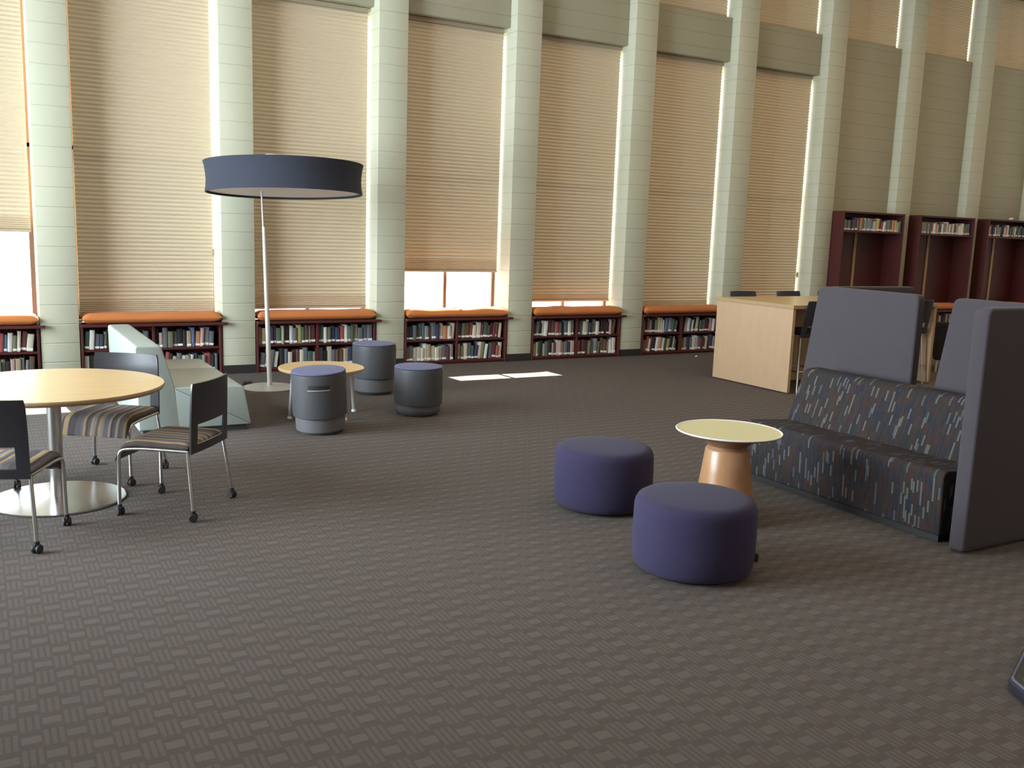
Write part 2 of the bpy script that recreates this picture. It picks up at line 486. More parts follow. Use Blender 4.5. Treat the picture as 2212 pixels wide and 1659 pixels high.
# ------------------------------------------------------------------ books
BC = dict(cream=(.56, .50, .37), white=(.62, .60, .56), tan=(.38, .28, .16), brown=(.12, .065, .04), maroon=(.14, .02, .03), red=(.36, .05, .04),
          orange=(.50, .19, .06), yellow=(.55, .42, .08), olive=(.16, .16, .07), green=(.05, .12, .075), teal=(.05, .22, .19),
          navy=(.03, .04, .10), blue=(.08, .15, .30), black=(.02, .02, .022), grey=(.20, .20, .20), pink=(.46, .26, .24), slate=(.11, .13, .15))
WEI = dict(cream=11, white=8, tan=7, brown=8, maroon=6, red=4, orange=3, yellow=2, olive=5, green=6, teal=2, navy=6, blue=2, black=9, grey=9, pink=5, slate=8)
for q in BC:
    g = sum(BC[q]) / 3; BC[q] = tuple(v * .72 + g * .28 for v in BC[q])
BOOKM = {}
def book_mesh(c):
    if c in BOOKM: return BOOKM[c]
    b = new()   # unit book: x = thickness, y = depth (spine at y=0), z = height
    box(b, -.5, -.40, 0.04, 1, 0, 1, .01, 1); box(b, .40, .5, 0.04, 1, 0, 1, .01, 1)
    pr = [(-.5, .06), (-.42, .012), (-.2, -.004), (.2, -.004), (.42, .012), (.5, .06), (.36, .06), (-.36, .06)]
    t = new(); A = [t.verts.new((p[0], p[1], 0)) for p in pr]; B = [t.verts.new((p[0], p[1], 1)) for p in pr]
    for k in range(8): t.faces.new((A[k], A[(k + 1) % 8], B[(k + 1) % 8], B[k]))
    t.faces.new(A[::-1]); t.faces.new(B); bmesh.ops.recalc_face_normals(t, faces=t.faces[:]); merge(b, t)
    box(b, -.40, .40, .05, .96, .02, .97, 0, 1, 1)
    for z in (.86, .70): box(b, -.44, .44, -.010, .02, z, z + .012)
    me = bpy.data.meshes.new('book'); b.to_mesh(me); b.free()
    me.materials.append(plain(c + '_book_cover', BC[c], .55, 0, .4, .18, 25)); me.materials.append(M['pages'])
    b = new(); box(b, -.46, .46, -.016, .0, .07, .19, 0); ml = bpy.data.meshes.new('spine_label'); b.to_mesh(ml); b.free(); ml.materials.append(M['paper'])
    BOOKM[c] = (me, ml); return BOOKM[c]
ORD = 'first second third fourth fifth sixth seventh eighth ninth tenth eleventh twelfth thirteenth fourteenth fifteenth sixteenth seventeenth eighteenth nineteenth twentieth twenty-first twenty-second twenty-third twenty-fourth twenty-fifth twenty-sixth twenty-seventh twenty-eighth twenty-ninth thirtieth thirty-first thirty-second thirty-third thirty-fourth thirty-fifth thirty-sixth'.split()
BOOKS = []     # (object, shelf phrase, group)
def shelf(xa, xb, z0, hmax, yf, where, group, tmin=.026, tmax=.052, seed=0, pref=None, hmin=.68):
    R = random.Random(seed); x = xa + .004; lean = 0.0; run = 0; names = list(WEI)
    while True:
        t = R.uniform(tmin, tmax); h = hmax * R.uniform(hmin, .93)
        if run <= 0:
            run = R.randint(4, 9); nl = R.choice([0, 0, 0, rad(4), rad(7)])
            if nl < lean: x += math.sin(lean) * hmax * .93
            lean = nl
        run -= 1
        adv = t / math.cos(lean)
        if x + adv + math.sin(lean) * h > xb - .004: break
        c = R.choices(names, [WEI[q] * (pref.get(q, 1) if pref else 1) for q in names])[0]
        me, ml = book_mesh(c); d = R.uniform(.15, .20)
        o = bpy.data.objects.new('book', me); COL.objects.link(o)
        y = yf + R.uniform(.004, .03)
        # pivot on the lower right corner so a leaning book stands on it
        o.rotation_euler = (0, lean, 0)
        px = x + adv - (0 if lean == 0 else 0)
        o.location = Vector((px, y, z0)) + Matrix.Rotation(lean, 3, 'Y') @ Vector((-t / 2, 0, 0))
        o.scale = (t * .97, d, h)
        if R.random() < .72:
            l = bpy.data.objects.new('spine_label', ml); COL.objects.link(l); l.parent = o
        size = ('thick ' if t > .044 else 'slim ' if t < .031 else '') + ('tall ' if h > hmax * .87 else 'short ' if h < hmax * .74 else '')
        o['category'] = 'book'; BOOKS.append((o, size + c + ' book', where, group)); x += adv

# ------------------------------------------------------------------ low bookcases with cushions
def bookcase(i, label, books=True):
    x0, x1 = i * S + .010, (i + 1) * S - PW - .010; yf, yb = -.012, .305
    t = thing('low_bookcase', label, 'bookcase', (0, 0, 0), 0, 'low red window bookcases')
    xm = (x0 + x1) / 2; w = .026
    b = new()
    for xa in (x0, x1 - w): box(b, xa, xa + w, yf, yb, 0, .575, .003, 1)
    box(b, x0, x1, yb - .012, yb, 0, .575)
    obj('carcass', b, M['cherry'], t)
    b = new(); box(b, x0 + w, x1 - w, yf + .006, yb - .012, .022, .05, .002, 1); obj('bottom_shelf', b, M['cherry'], t)
    b = new(); box(b, x0 + w, x1 - w, yf + .02, yb - .012, 0, .022); obj('kick_board', b, M['cherry'], t)
    b = new(); box(b, xm - w / 2, xm + w / 2, yf + .004, yb - .012, .05, .575, .002, 1); obj('divider', b, M['cherry'], t)
    for a, c in ((x0 + w, xm - w / 2), (xm + w / 2, x1 - w)):
        b = new(); box(b, a, c, yf + .006, yb - .012, .302, .326, .002, 1); obj('shelf', b, M['cherry'], t)
    b = new(); box(b, x0, x1, -.004, yb, .575, .605, .003, 1); box(b, x0 - .004, x1 + .055, -.075, -.010, .575, .605, .004, 1)
    obj('top_board', b, M['cherry'], t)
    return x0 + w, xm - w / 2, xm + w / 2, x1 - w
CASE = {0: 'case at photo left edge', 1: 'case behind blue sofa', 2: 'case behind floor lamp', 3: 'case under bare glass', 4: 'case under sunlit cushion', 5: 'case beside desk'}
CL = {0: 'low red bookcase cut by the left photo edge', 1: 'low red bookcase behind the pale blue sofa', 2: 'low red bookcase behind the floor lamp and drum stools',
      3: 'low red bookcase below the half-raised blind and bare glass', 4: 'low red bookcase under the sunlit orange cushion', 5: 'low red bookcase partly hidden by the end of the desk',
      6: 'low red bookcase hidden behind the long desk'}
CU = {0: 'orange cushion cut by the left photo edge, washed out by glare', 1: 'long orange bench cushion behind the pale blue sofa', 2: 'orange bench cushion behind the lamp pole, small sunlit patch',
      3: 'orange bench cushion bleached by sun under the bare glass', 4: 'wrinkled orange bench cushion striped by a band of sunlight', 5: 'orange bench cushion nearest the desk end',
      6: 'orange bench cushion hidden behind the long desk'}
BIAS = {2: {'cream': 1.6, 'slate': 1.5}, 3: {'green': 1.5, 'cream': 1.2}, 4: {'slate': 1.5, 'pink': 1.5}, 5: {'black': 1.8, 'white': 1.4}, 0: {'grey': 3, 'white': 2}, 1: {'slate': 2, 'grey': 2}}
for i in range(7):
    a, c, d, e = bookcase(i, CL[i])
    def puff(x, y, u, v, i=i): return (.010 if i in (3, 4) else .004) * math.sin(x * 9.1 + i) * math.sin(y * 14 + x * 3) - .004 * (1 - u)
    b = new(); cushion(b, i * S + .03, (i + 1) * S - PW - .012, -.058, .272, .606, .116, 40, 16, .085, puff)
    o = obj('bench_cushion', b, M['orange'], smooth=60); tag(o, CU[i], 'cushion', 'orange bench cushions')
    if i < 6:
        g = 'books in the ' + CASE[i]
        kw = dict(pref=BIAS[i], tmin=.032, tmax=.064)
        if i > 0:
            shelf(a, c, .327, .240, .004, 'upper left bay, ' + CASE[i], g, seed=i * 10 + 1, **kw)
            shelf(a, c, .051, .245, .004, 'lower left bay, ' + CASE[i], g, seed=i * 10 + 2, **kw)
        shelf(d, e, .327, .240, .004, 'upper right bay, ' + CASE[i], g, seed=i * 10 + 3, **kw)
        shelf(d, e, .051, .245, .004, 'lower right bay, ' + CASE[i], g, seed=i * 10 + 4, **kw)

# ------------------------------------------------------------------ tall red bookcases
TN = {7: 'first', 8: 'second', 9: 'third'}
for i in (7, 8, 9):
    x0, x1 = i * S + .012, (i + 1) * S - PW - .012; yf, yb = -.225, .160; w = .028; xm = (x0 + x1) / 2
    lab = {7: 'tall dark red bookcase nearest the windows, books only on its top shelf', 8: 'middle tall dark red bookcase between two pillars, blue book on top shelf', 9: 'tall dark red bookcase at the right photo edge, white scrap on top'}[i]
    t = thing('tall_bookcase', lab, 'bookcase', (0, 0, 0), 0, 'tall red bookcases on the blank wall')
    for xa in (x0, x1 - w):
        b = new(); box(b, xa, xa + w, yf, yb, 0, 2.235, .003, 1); obj('side_panel', b, M['cherry'], t)
    b = new(); box(b, x0 + w, x1 - w, yb - .02, yb, 0, 2.235); obj('back_panel', b, M['cherryback'], t)
    b = new(); box(b, xm - .040, xm + .018, yb - .035, yb - .02, .71, 1.9); o = obj('batten', b, M['batten'], t); o['label'] = 'pale bare wood batten'
    b = new(); box(b, x0 + w, x1 - w, yf, yb - .02, 2.205, 2.235, .002, 1); obj('top_board', b, M['cherry'], t)
    b = new(); box(b, x0 + w, x1 - w, yf + .004, yb - .02, 1.900, 1.930, .002, 1); obj('shelf', b, M['cherry'], t)
    b = new(); box(b, x0 + w, x1 - w, yf - .02, yb - .036, .575, .605, .003, 1); obj('bench_board', b, M['cherry'], t)
    for a, c in ((x0 + w, xm - .013), (xm + .013, x1 - w)):
        b = new(); box(b, a, c, yf + .006, yb - .02, .302, .326); obj('shelf', b, M['cherry'], t)
    b = new(); box(b, x0 + w, x1 - w, yf + .01, yb - .02, 0, .05); obj('bottom_shelf', b, M['cherry'], t)
    b = new(); box(b, xm - .013, xm + .013, yf + .004, yb - .02, .05, .575); obj('divider', b, M['cherry'], t)
    b = new(); cushion(b, x0 + w + .008, x1 - w - .008, -.228, .118, .606, .112, 30, 14, .08)
    tag(obj('bench_cushion', b, M['orange'], smooth=60), 'orange bench cushion inside the %s tall red bookcase from the left' % TN[i], 'cushion', 'orange bench cushions')
    g = 'books on the top shelf of the %s tall bookcase' % TN[i]
    shelf(x0 + w + .03, x1 - w, 1.931, .225, -.205, 'top shelf, %s tall red bookcase' % TN[i], g, seed=70 + i, tmin=.032, tmax=.060, pref={'cream': 1.6, 'white': 1.6, 'orange': 1.5, 'tan': 1.5, 'black': .5})
    if i == 8:
        shelf(xm + .01, x1 - w, .327, .23, -.205, 'under-bench upper row, middle tall bookcase', 'books under the bench of the middle tall bookcase', seed=91)
        shelf(xm + .01, x1 - w, .051, .24, -.205, 'under-bench lower row, middle tall bookcase', 'books under the bench of the middle tall bookcase', seed=92)

def crumple(name, loc, r, label, cat):
    b = new(); bmesh.ops.create_icosphere(b, subdivisions=2, radius=1)
    R = random.Random(int(loc[0] * 100))
    for v in b.verts: v.co = Vector((v.co.x * r, v.co.y * r * .7, (v.co.z * .45 + .45) * r)) * R.uniform(.75, 1.15)
    zmin = min(v.co.z for v in b.verts)
    for v in b.verts: v.co.z -= zmin
    tag(obj(name, b, M['paper'], loc=loc, smooth=0), label, cat)
crumple('paper_scrap', (17.62, -.14, 2.235), .055, 'crumpled white scrap on top of the third tall red bookcase', 'paper')
crumple('floor_scrap', (10.11, -.37, 0), .022, 'tiny white scrap lying on carpet left of the desk end', 'paper')

# ------------------------------------------------------------------ floor lamp
LX, LY = 3.615, -1.075
t = thing('floor_lamp', 'tall floor lamp with very wide charcoal drum shade over the stools', 'lamp', (LX, LY, 0))
b = new(); lathe(b, [(0, 0), (.275, 0), (.28, .004), (.28, .011), (.27, .015), (.06, .020), (.03, .032), (0, .034)], 64); o = obj('base', b, M['paleMetal'], t); o['label'] = 'pale round base plate'
b = new(); tube(b, [(0, 0, .02), (-.022, .002, .85), (-.045, .004, 1.70)], [.026, .024, .021], 16); obj('pole', b, M['paleMetal'], t)
b = new(); tube(b, arcpts([(-.050, .004, 1.60), (-.078, .004, 2.34), (-.03, -.01, 2.44), (.155, -.06, 2.425)], .05), .010, 10); obj('upper_rod', b, M['paleMetal'], t)
CS = Vector((.158, -.058, 2.192))
TS = Matrix.Translation(CS) @ Matrix.Rotation(rad(-2.4), 4, Vector((.867, -.497, 0))) @ Matrix.Rotation(rad(-1.5), 4, Vector((.497, .867, 0)))
R_ = .808
b = new()
pr = [(R_, .155), (R_ - .012, .110), (R_ - .022, .04), (R_ - .026, -.02), (R_ - .022, -.09), (R_ - .014, -.135), (R_ - .014, -.150),
      (R_ - .030, -.150), (R_ - .036, -.09), (R_ - .038, 0), (R_ - .030, .10), (R_ - .016, .155), (R_, .155)]
lathe(b, pr, 96, 0, TS); obj('lamp_shade', b, M['shade'], t)
b = new(); lathe(b, [(0, -.128), (R_ - .038, -.128), (R_ - .038, -.120), (0, -.120)], 96, 0, TS); o = obj('diffuser', b, M['diffuser'], t); o['label'] = 'white diffuser disc'
b = new(); lathe(b, [(0, .150), (.02, .150), (.024, .19), (.012, .215), (0, .218)], 20, 0, TS)
for a in range(3):
    c = rad(a * 120 + 20); tube(b, [(0, 0, .152), (math.cos(c) * (R_ - .02), math.sin(c) * (R_ - .02), .148)], .005, 6, 0, False, TS)
obj('finial', b, M['whiteedge'], t)
b = new(); tube(b, arcpts([(3.36, -.90, .007), (3.25, -.72, .007), (3.35, -.45, .007), (3.30, -.1, .007)], .15), .006, 8)
box(b, 3.40, 3.50, -.83, -.77, .0, .035, .012); tube(b, [(3.36, -.90, .007), (3.42, -.80, .02)], .006, 8)
tag(obj('foot_switch', b, M['cord']), 'black foot switch with cord lying behind the lamp base', 'switch')

# ------------------------------------------------------------------ drum stools
def drum(loc, h, low, label, slot=False, tilt=(0, 0), rz=0):
    t = thing('drum_stool', label, 'stool', loc, rz, 'drum stools around the low table')
    t.rotation_euler = (tilt[0], tilt[1], rz)
    b = new(); lathe(b, [(0, 0), (.165, 0), (.180, .008), (.205, .035), (.209, low * .6), (.210, low + .03), (0, low + .03)], 64); obj('base', b, M['drumlow'], t)
    b = new(); lathe(b, [(.211, low), (.226, low), (.228, low + .006), (.230, h - .06), (.228, h - .022), (.222, h - .018), (0, h - .018)], 64); o = obj('body', b, M['drum'], t)
    b = new(); lathe(b, [(0, h - .018), (.222, h - .018), (.228, h - .012), (.222, h - .004), (.17, h + .001), (0, h + .004)], 64); obj('seat_pad', b, M['slate'], t)
    if slot:
        b = new()
        for (r, z0, z1, mat, d) in ((.2315, h - .135, h - .098, 0, .40), (.2335, h - .143, h - .136, 1, .42)):
            tt = new(); rows = []
            for k in range(13):
                a = -math.pi / 2 - .32 + (k / 12 - .5) * 2 * d * .98
                p = (r * math.cos(a), r * math.sin(a)); q = ((r - .01) * math.cos(a), (r - .01) * math.sin(a))
                rows.append([tt.verts.new((*p, z0)), tt.verts.new((*p, z1)), tt.verts.new((*q, z1)), tt.verts.new((*q, z0))])
            for p, q in zip(rows, rows[1:]):
                for m in range(4): tt.faces.new((p[m], p[(m + 1) % 4], q[(m + 1) % 4], q[m]))
            tt.faces.new(rows[0]); tt.faces.new(rows[-1][::-1]); bmesh.ops.recalc_face_normals(tt, faces=tt.faces[:]); merge(b, tt, mat)
        obj('handle_slot', b, [M['rubber'], M['paleMetal']], o)
    return t
drum((3.440, -3.335, 0), .540, .155, 'drum stool with handle slot, in front of the low round table', True, (rad(1.5), rad(-3)))
drum((4.555, -1.700, 0), .535, .175, 'taller drum stool behind the low table, near the bookcase')
drum((4.535, -2.900, 0), .462, .105, 'shorter drum stool with pale lower band, nearest the sun patch')

t = thing('low_round_table', 'low round maple table half hidden by a drum stool', 'table', (3.665, -2.660, 0))
b = new(); lathe(b, [(0, .424), (.383, .424), (.388, .428), (.388, .446), (.384, .450), (0, .450)], 72, 0)
for f in b.faces:
    if abs(f.normal.z) < .6: f.material_index = 1
obj('tabletop', b, [M['mapletop'], M['mapleedge']], t)
for a in (8, 110, 195, 290):
    x, y = math.cos(rad(a)) * .335, math.sin(rad(a)) * .335
    b = new(); tube(b, [(x * .90, y * .90, .424), (x, y, .02)], .016, 14); l = obj('leg', b, M['paleMetal'], t)
    b = new(); lathe(b, [(0, 0), (.022, 0), (.024, .01), (.018, .024), (0, .026)], 16, 0, Matrix.Translation((x, y, 0))); obj('foot', b, M['whiteedge'], l)

# ------------------------------------------------------------------ pale blue sofa
t = thing('vinyl_sofa', 'pale blue vinyl armless sofa between round table and bookcases', 'sofa', (0, 0, 0))
Y0, Y1 = -3.075, -1.36
b = new(); extrude_profile(b, [(2.05, 0), (2.88, 0), (2.88, .05), (2.05, .05)], Y0 + .03, Y1 - .03); obj('plinth', b, M['bluebase'], t, smooth=20)
b = new(); extrude_profile(b, round2d([(2.015, .05), (2.000, .742), (2.200, .742), (2.300, .40), (2.34, .05)], [.016, .028, .032, .02, .016]), Y0, Y1, bev=.014); obj('backrest', b, M['bluevinyl'], t, smooth=20)
ym = Y0 + (Y1 - Y0) * .62
for ya, yb_ in ((Y0, ym - .002), (ym + .002, Y1)):
    b = new(); extrude_profile(b, round2d([(2.32, .05), (2.295, .392), (2.855, .384), (2.915, .05)], [.0, .012, .03, .014]), ya, yb_, bev=.012); obj('seat', b, M['bluevinyl'], t, smooth=20)

# ------------------------------------------------------------------ round table and its chairs
TX, TY = 1.31, -4.66
t = thing('round_table', 'round maple table on steel pedestal at photo left', 'table', (TX, TY, 0))
b = new(); lathe(b, [(0, .696), (.630, .696), (.640, .702), (.645, .712), (.645, .722), (.641, .728), (0, .728)], 128, 0)
for f in b.faces:
    c = f.calc_center_median()
    if c.z < .7275 : f.material_index = 1
obj('tabletop', b, [M['mapletop'], M['mapleedge']], t)
b = new(); lathe(b, [(.0, .012), (.041, .012), (.041, .685), (.16, .688), (.16, .696), (0, .696)], 40); obj('column', b, M['chrome'], t)
b = new(); lathe(b, [(0, 0), (.388, 0), (.398, .003), (.398, .008), (.385, .012), (.05, .022), (0, .022)], 96); obj('base_plate', b, M['steel'], t)

def caster_bm(x, y, tilt=.4):
    b = new(); T = Matrix.Translation((x, y, 0)) @ Matrix.Rotation(tilt, 4, 'Z')
    for s in (-1, 1):
        lathe(b, [(0, -.009), (.020, -.009), (.0245, -.005), (.0245, .005), (.020, .009), (0, .009)], 20, 0, T @ Matrix.Translation((s * .0135, 0, .0245)) @ Matrix.Rotation(rad(90), 4, 'Y'))
    box(b, -.006, .006, -.020, .022, .020, .052, .004, 1, 0, T)
    lathe(b, [(0, .046), (.014, .046), (.014, .066), (0, .066)], 14, 0, T)
    return b

def backrest_bm(w, z0, z1, zb, y0, lean, curve, band, post, th=.012):
    """curved shell with two posts and a lower band, open between"""
    b = new(); nu = 22
    zs = sorted(set([zb, zb + band * .5, zb + band] + [zb + band + (z0 - zb - band) * k / 3 for k in range(1, 4)] + [z0 + (z1 - z0) * k / 9 for k in range(1, 10)]))
    grid = []
    for z in zs:
        row = []
        for i in range(nu + 1):
            u = -1 + 2 * i / nu; k = (z - zb) / (z1 - zb)
            ww = w * (1 - .05 * max(0, k - .55) ** 1.0)
            if k > .93: ww *= 1 - .03 * (k - .93) / .07
            y = y0 - lean * max(0, k) ** 1.25 - curve * (1 - u * u) * (.35 + .65 * k)
            row.append(b.verts.new((u * ww, y, z)))
        grid.append(row)
    hole0 = zb + band - 1e-6; hole1 = z0 + 1e-6; pc = post
    for j in range(len(zs) - 1):
        zc = (zs[j] + zs[j + 1]) / 2
        for i in range(nu):
            uc = abs(-1 + 2 * (i + .5) / nu)
            if hole0 < zc < hole1 and uc < 1 - pc: continue
            b.faces.new((grid[j][i], grid[j][i + 1], grid[j + 1][i + 1], grid[j + 1][i]))
    for v in [v for v in b.verts if not v.link_faces]: b.verts.remove(v)
    bmesh.ops.recalc_face_normals(b, faces=b.faces[:])
    bmesh.ops.solidify(b, geom=b.faces[:], thickness=th)
    bmesh.ops.recalc_face_normals(b, faces=b.faces[:])
    return b

def make_chair(label):
    t = thing('caster_chair', label, 'chair', (0, 0, 0), 0, 'striped seat caster chairs round the table')
    def fall(x, y, u, v):
        f = -.35 * max(0, y - .13) ** 1.6 * 3.2 - .012 * max(0, .0 - y) - .25 * abs(x) ** 2 * .25
        return f + (-.06 * max(0, (y - .20) / .06) ** 2 if y > .20 else 0)
    b = new(); cushion(b, -.236, .236, -.205, .262, .413, .050, 26, 26, .05, fall); obj('seat', b, M['stripe'], t, smooth=60)
    b = new()
    def fall2(x, y, u, v): return fall(x, y, u, v)
    fall2.__name__ = 'fall'
    cushion(b, -.220, .220, -.215, .245, .400, .018, 16, 16, .02, fall2); obj('seat_shell', b, M['blackplastic'], t, smooth=60)
    b = backrest_bm(.236, .565, .812, .395, -.222, .012, .032, .05, .26); obj('backrest', b, M['blackplastic'], t, smooth=50)
    for s in (-1, 1):
        b = new(); tube(b, arcpts([(s * .242, .235, .062), (s * .236, .232, .398), (s * .236, .10, .412), (s * .228, -.20, .408)], .05), .0105, 12); l = obj('leg', b, M['chrome'], t)
        obj('caster', caster_bm(s * .242, .235, .5 * s), M['rubber'], l)
        b = new(); tube(b, [(s * .226, -.195, .412), (s * .258, -.238, .062)], .0105, 12); l = obj('leg', b, M['chrome'], t)
        obj('caster', caster_bm(s * .258, -.238, -.3 * s), M['rubber'], l)
    return t
ch = make_chair('striped-seat caster chair nearest the photo centre, right of the round table')
ch.location = (1.944, -5.105, 0); ch.rotation_euler = (0, 0, rad(52))
dup(ch, 'striped-seat caster chair behind the round table, in front of blue sofa', (1.690, -4.190, 0), math.atan2(.56, -.83))
dup(ch, 'striped-seat caster chair cut by the left photo edge, its back to the camera', (1.000, -5.360, 0), math.atan2(-.40, .91))
dup(ch, 'caster chair mostly out of view beyond the left edge of the table', (.770, -4.215, 0), math.atan2(-.50, -.85))

# ------------------------------------------------------------------ ottomans and side table
def ottoman(loc, label, h, r=.325, tagside=None):
    t = thing('round_ottoman', label, 'ottoman', loc, 0, 'round navy ottomans')
    b = new(); lathe(b, [(0, 0), (r - .06, 0), (r - .05, .02), (0, .02)], 48); obj('foot_ring', b, M['rubber'], t)
    pr = [(0, .014), (r - .060, .014), (r - .034, .018), (r - .016, .030), (r - .007, .055), (r - .001, .13), (r, .22), (r - .003, h - .060), (r - .008, h - .038), (r - .019, h - .017), (r - .038, h - .006), (r - .07, h - .001), (r * .4, h + .003), (0, h + .004)]
    b = new(); lathe(b, pr, 96); o = obj('cover', b, M['navy'], t, smooth=70)
    if tagside is not None:
        a = tagside; T = Matrix.Rotation(a, 4, 'Z') @ Matrix.Translation((r - .01, 0, .07))
        b = new(); box(b, 0, .026, -.012, .012, 0, .045, .003, 1, 0, T); q = obj('fabric_tag', b, M['rubber'], o); q['label'] = 'small black tag'
    return t
ottoman((4.193, -7.285, 0), 'nearer round navy ottoman with small black tag', .400, tagside=rad(-43))
ottoman((4.420, -6.120, 0), 'farther round navy ottoman, left of the side table', .400, r=.322)

t = thing('side_table', 'round cream-topped side table on flared plywood base by the ottomans', 'table', (4.922, -6.715, 0))
b = new(); lathe(b, [(0, 0), (.196, 0), (.200, .006), (.176, .15), (.152, .32), (.134, .46), (.128, .47), (0, .47)], 72); obj('base', b, M['ply'], t, smooth=60)
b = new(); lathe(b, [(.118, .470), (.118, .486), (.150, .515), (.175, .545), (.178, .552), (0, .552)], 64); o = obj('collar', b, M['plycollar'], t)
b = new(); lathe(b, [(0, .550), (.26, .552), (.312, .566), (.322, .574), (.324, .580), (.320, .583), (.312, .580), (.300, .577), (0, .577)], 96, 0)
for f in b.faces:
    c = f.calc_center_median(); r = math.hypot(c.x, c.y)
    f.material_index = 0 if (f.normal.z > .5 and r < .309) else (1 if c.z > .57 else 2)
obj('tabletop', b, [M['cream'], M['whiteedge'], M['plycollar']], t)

# ------------------------------------------------------------------ patterned sofa with its cloth screens
t = thing('patterned_sofa', 'dark armless sofa with dashed upholstery against the grey screens', 'sofa', (0, 0, 0))
Y0, Y1 = -7.60, -5.965
b = new(); box(b, 5.84, 6.52, Y0 + .03, Y1 - .03, 0, .05); obj('plinth', b, M['rubber'], t)
b = new(); extrude_profile(b, round2d([(6.24, .05), (6.24, .415), (5.785, .445), (5.800, .05)], [0, 0, .055, .014], 8), Y0, Y1, uv=True, bev=.012); obj('seat', b, M['dash'], t, smooth=20)
b = new(); extrude_profile(b, round2d([(6.19, .40), (6.335, .800), (6.53, .800), (6.58, .05), (6.24, .05), (6.24, .40)], [0, .06, .06, 0, 0, 0], 8), Y0, Y1, uv=True, bev=.012); obj('backrest', b, M['dash'], t, smooth=20)

def panel(bm, x0, x1, y0, y1, z0, z1, r=.05, rake=0.0):
    """upright padded board with rounded top corners and soft rims"""
    if (x1 - x0) < (y1 - y0): pr = round2d([(y0, z0), (y1, z0), (y1 - rake, z1), (y0, z1)], [.02, .02, r, r]); extrude_profile(bm, pr, x0, x1, 'X', bev=.018)
    else: pr = round2d([(x0, z0), (x1, z0), (x1, z1), (x0, z1)], [.02, .02, r, r]); extrude_profile(bm, pr, y0, y1, 'Y', bev=.018)
t = thing('privacy_screen', 'grey cloth screen left of the gap behind the dashed sofa', 'screen', (0, 0, 0), 0, 'grey cloth privacy screens')
b = new(); panel(b, 6.64, 6.72, -6.665, -5.565, .03, 1.400, rake=.195); obj('back_panel', b, M['greypanel'], t, smooth=20)
b = new(); panel(b, 6.725, 7.68, -5.840, -5.770, .03, 1.400); obj('return_panel', b, M['greypanel'], t, smooth=20)
t = thing('privacy_screen', 'grey cloth screen at sofa right end, its tall end panel cut by photo edge', 'screen', (0, 0, 0), 0, 'grey cloth privacy screens')
b = new(); panel(b, 6.64, 6.72, -7.685, -6.745, .03, 1.400, rake=.19); obj('back_panel', b, M['greypanel'], t, smooth=20)
b = new(); panel(b, 5.760, 6.85, -7.790, -7.690, .015, 1.412); obj('end_panel', b, M['greypanel'], t, smooth=20)

# ------------------------------------------------------------------ tall desk with its stools
DX0, DX1, DY0, DY1 = 8.965, 11.47, -3.29, -2.02
t = thing('high_desk', 'long high maple desk with full end panels behind the screens', 'desk', (0, 0, 0))
b = new(); box(b, DX0 - .012, DX1 + .012, DY0 - .012, DY1 + .012, .975, 1.018, .004, 2)
for f in b.faces:
    if f.normal.z < .5: f.material_index = 1
obj('desktop', b, [M['mapletop'], M['mapleedge']], t)
for x in (DX0, DX1 - .045):
    b = new(); box(b, x, x + .045, DY0, DY1, .012, .975, .004, 2)
    for f in b.faces:
        if abs(f.normal.y) > .5: f.material_index = 1
    obj('end_panel', b, [M['maple'], M['mapleedge']], t)
ym = (DY0 + DY1) / 2
b = new(); box(b, DX0 + .045, DX1 - .045, ym - .015, ym + .015, .22, .975); obj('modesty_panel', b, M['mapleedge'], t)
b = new(); box(b, DX0 + .045, DX1 - .045, ym - .02, ym + .02, .03, .212, .003, 1); obj('lower_panel', b, M['mapleedge'], t)

def make_stool(label):
    t = thing('mesh_back_stool', label, 'stool', (0, 0, 0), 0, 'black stools at the high desk')
    b = new(); cushion(b, -.225, .225, -.21, .225, .665, .055, 20, 20, .05); obj('seat', b, M['blackcloth'], t, smooth=60)
    b = backrest_bm(.228, .78, 1.065, .64, -.215, .075, .035, .045, .24); obj('backrest', b, M['blackplastic'], t, smooth=50)
    for sx in (-1, 1):
        for sy in (-1, 1):
            b = new(); tube(b, [(sx * .19, sy * .17, .672), (sx * .235, sy * .225, .0)], .0115, 12); obj('leg', b, M['chrome'], t)
    b = new(); k = .217; tube(b, arcpts([(-k, -k + .012, .24), (k, -k + .012, .24), (k, k - .012, .24), (-k, k - .012, .24), (-k, -k + .012, .24)], .02), .009, 10); obj('foot_ring', b, M['chrome'], t)
    return t
st = make_stool('black stool behind the high desk, leftmost of the three backs above its top')
st.location = (9.63, -2.04, 0); st.rotation_euler = (0, 0, rad(180))
dup(st, 'black stool behind the high desk, middle of the three backs above its top', (10.44, -2.05, 0), rad(182))
dup(st, 'black stool behind the high desk, its back half hidden by the screen', (11.22, -2.04, 0), rad(178))
dup(st, 'black stool tucked under the desk near side, just left of the screen', (9.36, -3.06, 0), rad(0))
dup(st, 'black stool at the desk near side, seen in the gap between screens', (11.10, -3.06, 0), rad(0))
t = thing('lounge_chair', 'black upholstered low chair beyond the far desk end, partly behind right screen', 'chair', (12.84, -2.50, 0), rad(-30))
b = new(); cushion(b, -.27, .27, -.22, .30, .20, .20, 20, 20, .06); obj('seat', b, M['blackcloth'], t, smooth=60)
b = new(); box(b, -.29, .29, -.33, -.225, .17, .70, .035, 4); obj('backrest', b, M['blackcloth'], t)
for sx in (-1, 1):
    for sy in (-.26, .24):
        b = new(); tube(b, [(sx * .23, sy, .21), (sx * .24, sy * 1.04, 0)], .017, 12); obj('leg', b, M['paleMetal'], t)

